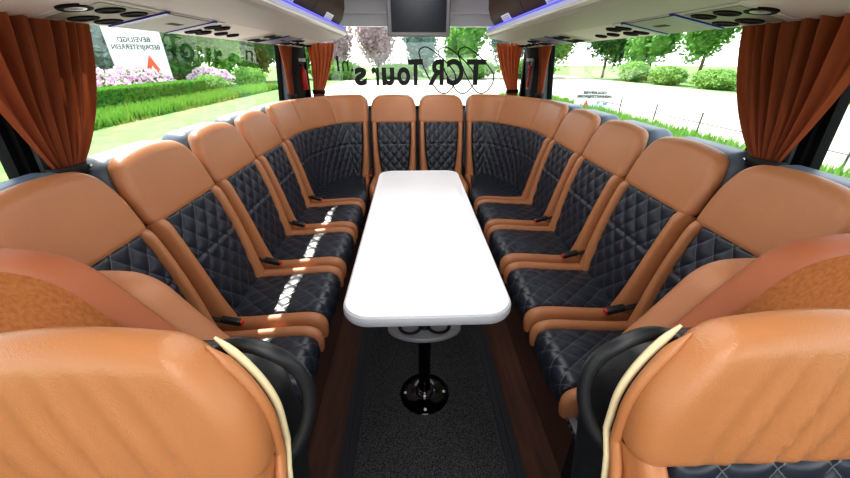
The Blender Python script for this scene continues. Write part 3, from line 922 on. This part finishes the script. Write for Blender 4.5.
def leaves(bm, c, rad, n, sz, flat=1., shell=.5):
    for _ in range(n):
        while True:
            p = Vector((random.uniform(-1, 1), random.uniform(-1, 1), random.uniform(-1, 1)))
            l = p.length
            if shell < l <= 1: break
        k = 1 + .25*noise.noise(p*2.3 + Vector(c)*.37)
        q = Vector((p.x*rad[0], p.y*rad[1], p.z*rad[2]))*k + Vector(c)
        a = Vector((random.gauss(0, 1), random.gauss(0, 1), random.gauss(0, 1))).normalized(); b = a.orthogonal().normalized()
        s_ = sz*random.uniform(.6, 1.3); a = a*s_; b = b*s_*.7
        vs = [bm.verts.new(q+v) for v in (-a, b, a, -b)]
        bm.faces.new(vs)
def core(bm, c, rad):
    r = bmesh.ops.create_icosphere(bm, subdivisions=3, radius=1)
    for v in r['verts']:
        k = .80 + .25*noise.noise(v.co*2.3 + Vector(c)*.37)
        v.co = Vector((v.co.x*rad[0], v.co.y*rad[1], v.co.z*rad[2]))*k + Vector(c)
def tree(x, y, h, r, m, label, group, blobs=5, n=900, name='tree', leaf=.16, trunk=True, zc=.62, vr=.30):
    root = empty(name, (x, y, GZ), 0, label, 'tree', group)
    if trunk:
        bm = bmesh.new()
        tube(bm, [(0, 0, 0), (.05*h/8, 0, h*.3), (-.04*h/8, .05, h*.7)], lambda t: .035*h*(1-.6*t)*.6, 8); obj('trunk', bm, M['bark'], root)
    bm = bmesh.new()
    for k in range(blobs):
        a = 2*PI*k/blobs + random.random(); rr = r*.45 if k else 0
        c = (rr*math.cos(a), rr*math.sin(a), h*zc + h*.22*random.uniform(-1, 1)*(1 if k else 0))
        rad = (r*.62, r*.62, h*vr)
        core(bm, c, [q*.85 for q in rad]); leaves(bm, c, rad, n//blobs, leaf, shell=.75)
    obj('crown', bm, m, root, smooth=False, recalc=False)
    return root
def shrub(x, y, w, d, h, m, label, cat='shrub', group=None, n=1500, leaf=.06, name='shrub', flower=None):
    root = empty(name, (x, y, GZ), 0, label, cat, group)
    bm = bmesh.new(); c = (0, 0, h*.5); rad = (w/2, d/2, h*.55)
    core(bm, c, rad); leaves(bm, c, rad, n, leaf, shell=.8); obj('foliage', bm, m, root, smooth=False, recalc=False)
    if flower:
        bm = bmesh.new(); leaves(bm, (0, 0, h*.55), (rad[0]*1.03, rad[1]*1.03, rad[2]*1.03), int(n*1.3), leaf*1.1, shell=.93); obj('blossom', bm, flower, root, smooth=False, recalc=False)
    return root
# left: hedge, rhododendrons, trees
hg = empty('hedge', (-18.5, 24, GZ), 0, 'clipped green hedge beyond the left window', 'hedge')
bm = bmesh.new()
rbox(bm, 1.3, 18, 1.35, .3, lambda a, b, c: (a+.1*noise.noise(Vector((a, b, c))*2), b, c+.08*noise.noise(Vector((a, b*1.3, c)))), k=3, m=(3, 60, 4), c=(0, 0, .65))
for _ in range(9000):
    f_ = random.random(); y_ = random.uniform(-9, 9)
    p = Vector((.68, y_, random.uniform(0, 1.35))) if f_ < .6 else Vector((random.uniform(-.65, .65), y_, 1.36)) if f_ < .9 else Vector((random.uniform(-.65, .65), -9, random.uniform(0, 1.3)))
    a = Vector((random.gauss(0, 1), random.gauss(0, 1), random.gauss(0, 1))).normalized(); b_ = a.orthogonal(); sz_ = random.uniform(.05, .12)
    bm.faces.new([bm.verts.new(p+v*sz_) for v in (-a, b_*.6, a, -b_*.6)])
obj('hedge_foliage', bm, M['hedge'], hg, smooth=False, recalc=False)
for i, (x, y, w, h, lab) in enumerate(((-22, 25.5, 4.6, 2.3, 'broad pink rhododendron behind the hedge, nearest the left curtain'), (-22, 30.8, 4.6, 2.1, 'pink rhododendron behind the hedge, beside the broad one'),
        (-21.5, 41, 4.0, 1.9, 'small pink rhododendron past the far end of the hedge'))):
    shrub(x, y, w, w, h, M['hedge'], lab, 'shrub', 'rhododendrons', 1500, .12, 'rhododendron', M['flower'])
for x, y, w, h, lab in ((-19.3, 36.3, 3., 1.5, 'rounded light green shrub at the far end of the hedge'), (-20, 47, 4., 2.0, 'wide light green shrub far down the left verge')):
    shrub(x, y, w, w, h, M['bush'], lab, 'shrub', 'green shrubs on the left verge', 1500, .12)
TL = [(-27, 15, 'midtree', 'fresh green tree hidden mostly by the near left curtain'), (-27.5, 22, 'bluetree', 'pale blue-green tree just right of the near left curtain'), (-31, 29, 'midtree', 'fresh green tree left of the white board'),
      (-28, 36.5, 'bluetree', 'pale blue-green tree behind the white board'), (-26, 44, 'darktree', 'dark green tree right of the white board'), (-25, 51.5, 'midtree', 'fresh green tree far down the left side'),
      (-23, 59, 'darktree', 'dark tree far down the left side'), (-20, 66.5, 'midtree', 'tall fresh green tree next to the left rear curtain'), (-37, 49, 'darktree', 'large dark tree at the back of the left verge')]
for x, y, m, lab in TL: tree(x, y, 9.5, 3.3, M[m], lab, 'trees beyond the left windows', n=3600, leaf=.24, zc=.50, vr=.36)
# rear trees
TR = [(-14, 68, 'pinktree', 'brownish pink tree left of the rear window lettering'), (-6, 70, 'pinktree', 'brownish pink tree behind the mirrored word Tours'), (2, 74, 'bluetree', 'pale blue-green tree behind the television'),
      (10, 70, 'midtree', 'fresh green tree behind the mirrored letters'), (18, 72, 'bluetree', 'pale tree at the right of the rear window'), (26, 70, 'midtree', 'fresh green tree right of the rear window')]
for x, y, m, lab in TR: tree(x, y, 13, 3.9, M[m], lab, 'trees beyond the rear window', n=3600, leaf=.3, zc=.52, vr=.36)
for x, y, w, h, lab in ((-12, 62, 9, 2.6, 'low green bush at the left behind the rear window'), (-2, 64, 8, 2.2, 'low green bush in the middle behind the rear window'), (9, 63, 12, 3.0, 'wide green bush behind the three ovals'), (20, 64, 9, 2.8, 'green bush at the right behind the rear window')):
    shrub(x, y, w, 4, h, M['bush'], lab, 'shrub', 'bushes behind the rear window', 2200, .2)
# right trees and verge
TRR = [(34, 66, 'darktree', 'dark tree beside the far right curtain'), (37, 58, 'midtree', 'fresh green tree beyond the far end of the right lot'), (39, 50, 'midtree', 'bushy fresh green tree beyond the right lot'), (42, 42.5, 'bluetree', 'pale blue-green tree left of the parked car'),
       (45, 34.5, 'darktree', 'hazy dark tree behind the parked car'), (45, 26.5, 'bluetree', 'blue-green tree right of the parked car'), (45, 18.5, 'darktree', 'dark tree beside the near right curtain')]
for x, y, m, lab in TRR: tree(x, y, 11.5, 3.7, M[m], lab, 'trees beyond the right windows', n=3200, leaf=.28, zc=.56, vr=.34)
for i, (x, y, w, h) in enumerate(((33, 55, 4.0, 2.6), (33, 47.5, 4.0, 2.1), (33.5, 40, 4.2, 1.9), (34, 33, 4., 1.7), (34, 26, 4.0, 1.7), (34.5, 19, 4., 1.6))):
    shrub(x, y, 3, w*1.6, h, M['bush'], ['tallest bush, at the far end of the right lot', 'bush next to the tallest one across the right lot', 'bush left of the parked car across the right lot', 'low bush in front of the parked car', 'low bush right of the parked car', 'low bush across the right lot beside the near curtain'][i], 'shrub', 'bushes beyond the right lot', 1800, .16)
def blades(name, x0, x1, y0, y1, n, h, m, label):
    o0 = Vector(((x0+x1)/2, (y0+y1)/2, GZ)); bm = bmesh.new()
    for _ in range(n):
        p = Vector((random.uniform(x0, x1), random.uniform(y0, y1), GZ)) - o0
        a = random.uniform(0, PI); hh = h*random.uniform(.4, 1.); w_ = .05; d = Vector((math.cos(a), math.sin(a), 0))*w_
        l_ = Vector((random.uniform(-.3, .3)*hh, random.uniform(-.3, .3)*hh, hh))
        bm.faces.new([bm.verts.new(p-d), bm.verts.new(p+d), bm.verts.new(p+l_)])
    o = obj(name, bm, m, None, smooth=False, recalc=False); o.location = o0; tag(o, label, 'grass', kind='stuff')
blades('tall_grass', -17.6, -14.8, 14, 42, 12000, .75, M['bladegrass'], 'long bright grass growing along the foot of the left hedge')
blades('tall_grass', 7.5, 11.6, 5, 32, 14000, .55, M['bladegrass'], 'long bright grass in front of the right wire fence')
# parked car
cr = empty('parked_car', (37, 31.5, GZ+.35), 0, 'small silver car parked beyond the right lot', 'car')
bm = bmesh.new()
extrude_y(bm, [(-.85, .25), (-.85, .8), (-.7, .88), (.7, .88), (.85, .8), (.85, .25)], [-2.1, -2.0, 2.0, 2.1]); obj('car_body', bm, M['carpaint'], cr, smooth=False)
bm = bmesh.new(); extrude_y(bm, [(-.78, .88), (-.6, 1.4), (.6, 1.4), (.78, .88)], [-1.5, -.9, .8, 1.4], f=lambda x, y, z, i: (x, y*(1 if z < 1 else .75), z)); obj('car_cabin', bm, M['carglass'], cr, smooth=False)
for a in (-1, 1):
    for b in (-1.3, 1.3):
        bm = bmesh.new(); lathe(bm, [(0, -.1), (.3, -.1), (.32, -.06), (.32, .06), (.3, .1), (0, .1)], n=20, axis=Matrix.Rotation(PI/2, 3, 'Y')); w_ = obj('wheel', bm, M['black'], cr); w_.location = (a*.8, b, .32-.35+.0)
# wire fence
fn = empty('wire_fence', (11.8, 18, GZ), 0, 'low wire fence with thin posts along the right grass verge', 'fence')
for y in (-9.2, -6.5, -3.8, -.9, 2.2, 5.2):
    bm = bmesh.new(); tube(bm, [(0, y, 0), (0, y, 1.0)], .03, 8); obj('fence_post', bm, M['wire'], fn)
for z in (.62,):
    bm = bmesh.new(); tube(bm, [(0, -11.5, z), (0, -3, z-.02), (0, 6.5, z)], .018, 6); obj('fence_wire', bm, M['wire'], fn)
# signs
def sign(x, y, w, h, z, face, label, mirrored=False):
    r = empty('sign_board', (x, y, z), face, label, 'sign')
    bm = bmesh.new(); box(bm, -w/2-.03, w/2+.03, .012, .04, -.03, h+.03); obj('board_frame', bm, M['plate'], r, smooth=False)
    bm = bmesh.new(); box(bm, -w/2, w/2, 0, .05, 0, h); bo = obj('board', bm, M['signwhite'], r, smooth=False)
    bm = bmesh.new(); 
    for q in (-w*.4, w*.4): box(bm, q-.04, q+.04, .05, .12, GZ-z, h*.9)
    obj('sign_posts', bm, M['steel'], r, smooth=False)
    for k, (t, zz) in enumerate((('BEVEILIGD', h*(.62 if mirrored else .80)), ('BEDRIJFSTERREIN', h*(.50 if mirrored else .62)))):
        wd = w*(.58 if k == 0 else .86)
        o, tw = text_mesh('sign_lettering', t, h*(.11 if mirrored else .17), M['ink'], r, (wd/2 if mirrored else -wd/2, -.01, zz), (PI/2, 0, 0), .008, mirrored, .004)
        for v in o.data.vertices: v.co.x *= wd/tw
    mx_ = -1 if mirrored else 1
    bm = bmesh.new()
    c = Vector((-w*.18*mx_, -.012, h*(.24 if mirrored else .28))); s_ = h*(.18 if mirrored else .24)
    prism(bm, [c+Vector((-s_*.8, 0, -s_)), c+Vector((0, 0, s_)), c+Vector((s_*.8, 0, -s_)), c+Vector((s_*.40, 0, -s_)), c+Vector((0, 0, -.05)), c+Vector((-s_*.40, 0, -s_))], (0, .01, 0))
    obj('red_triangle', bm, M['signred'], r, smooth=False)
    for q, t in (() if mirrored else ((.10, 'P'), (.26, 'GPS'))):
        o, tw = text_mesh('sign_lettering', 'P' if t == 'P' else 'BB', h*(.24 if t == 'P' else .16), M['signblue'], r, (w*q*mx_, -.012, h*.28), (PI/2, 0, 0), .006, mirrored, .004)
    return r
sign(11.4, 22.6, 2.3, 1.2, GZ+.05, -.25, 'white BEVEILIGD BEDRIJFSTERREIN board with red triangle on the right verge')
sign(-23.6, 34.4, 3.9, 4.6, GZ+1.4, .45, 'large white board with mirrored lettering and red triangle beyond the left window', True)

# ------------------------------------------------------------------ light
w = bpy.data.worlds.new('World'); S.world = w; w.use_nodes = True
nt = w.node_tree; bg = nt.nodes['Background']
tc = nt.nodes.new('ShaderNodeTexCoord'); sp = nt.nodes.new('ShaderNodeSeparateXYZ'); rp_ = nt.nodes.new('ShaderNodeValToRGB')
nt.links.new(tc.outputs['Generated'], sp.inputs[0]); nt.links.new(sp.outputs['Z'], rp_.inputs[0]); nt.links.new(rp_.outputs[0], bg.inputs[0])
rp_.color_ramp.elements[0].color = (1, 1, 1, 1); rp_.color_ramp.elements[1].color = (.62, .78, 1, 1)
bg.inputs['Strength'].default_value = 2.2
sun = bpy.data.lights.new('sun', 'SUN'); sun.energy = 9; sun.angle = .01; sun.color = (1, .95, .86)
so = bpy.data.objects.new('sun', sun); COL.objects.link(so)
so.rotation_euler = Vector((-.54, .80, 1.0)).to_track_quat('Z', 'Y').to_euler()
def area(name, loc, sx, sy, e, rot=(0, 0, 0), col=(1, .98, .95)):
    l = bpy.data.lights.new(name, 'AREA'); l.shape = 'RECTANGLE'; l.size = sx; l.size_y = sy; l.energy = e; l.color = col
    o = bpy.data.objects.new(name, l); COL.objects.link(o); o.location = loc; o.rotation_euler = rot
area('ceiling_fill', (0, 1.7, 1.96), .5, 3.0, 14)  # added fill brightening table and cabin, not a coach fixture
area('ceiling_fill', (0, -.7, 1.96), .8, 1.2, 13)  # added fill brightening the foreground seats from above

# ------------------------------------------------------------------ camera
cam = bpy.data.cameras.new('camera'); cam.sensor_width = 36; cam.lens = 340/850*36; cam.clip_start = .02; cam.clip_end = 500
co = bpy.data.objects.new('camera', cam); COL.objects.link(co)
co.location = (-.05, 0, 1.42); co.rotation_euler = (math.radians(90-27.8), 0, math.radians(-2.1))
S.camera = co
S.view_settings.view_transform = 'Standard'; S.view_settings.look = 'Medium High Contrast'; S.view_settings.exposure = .28
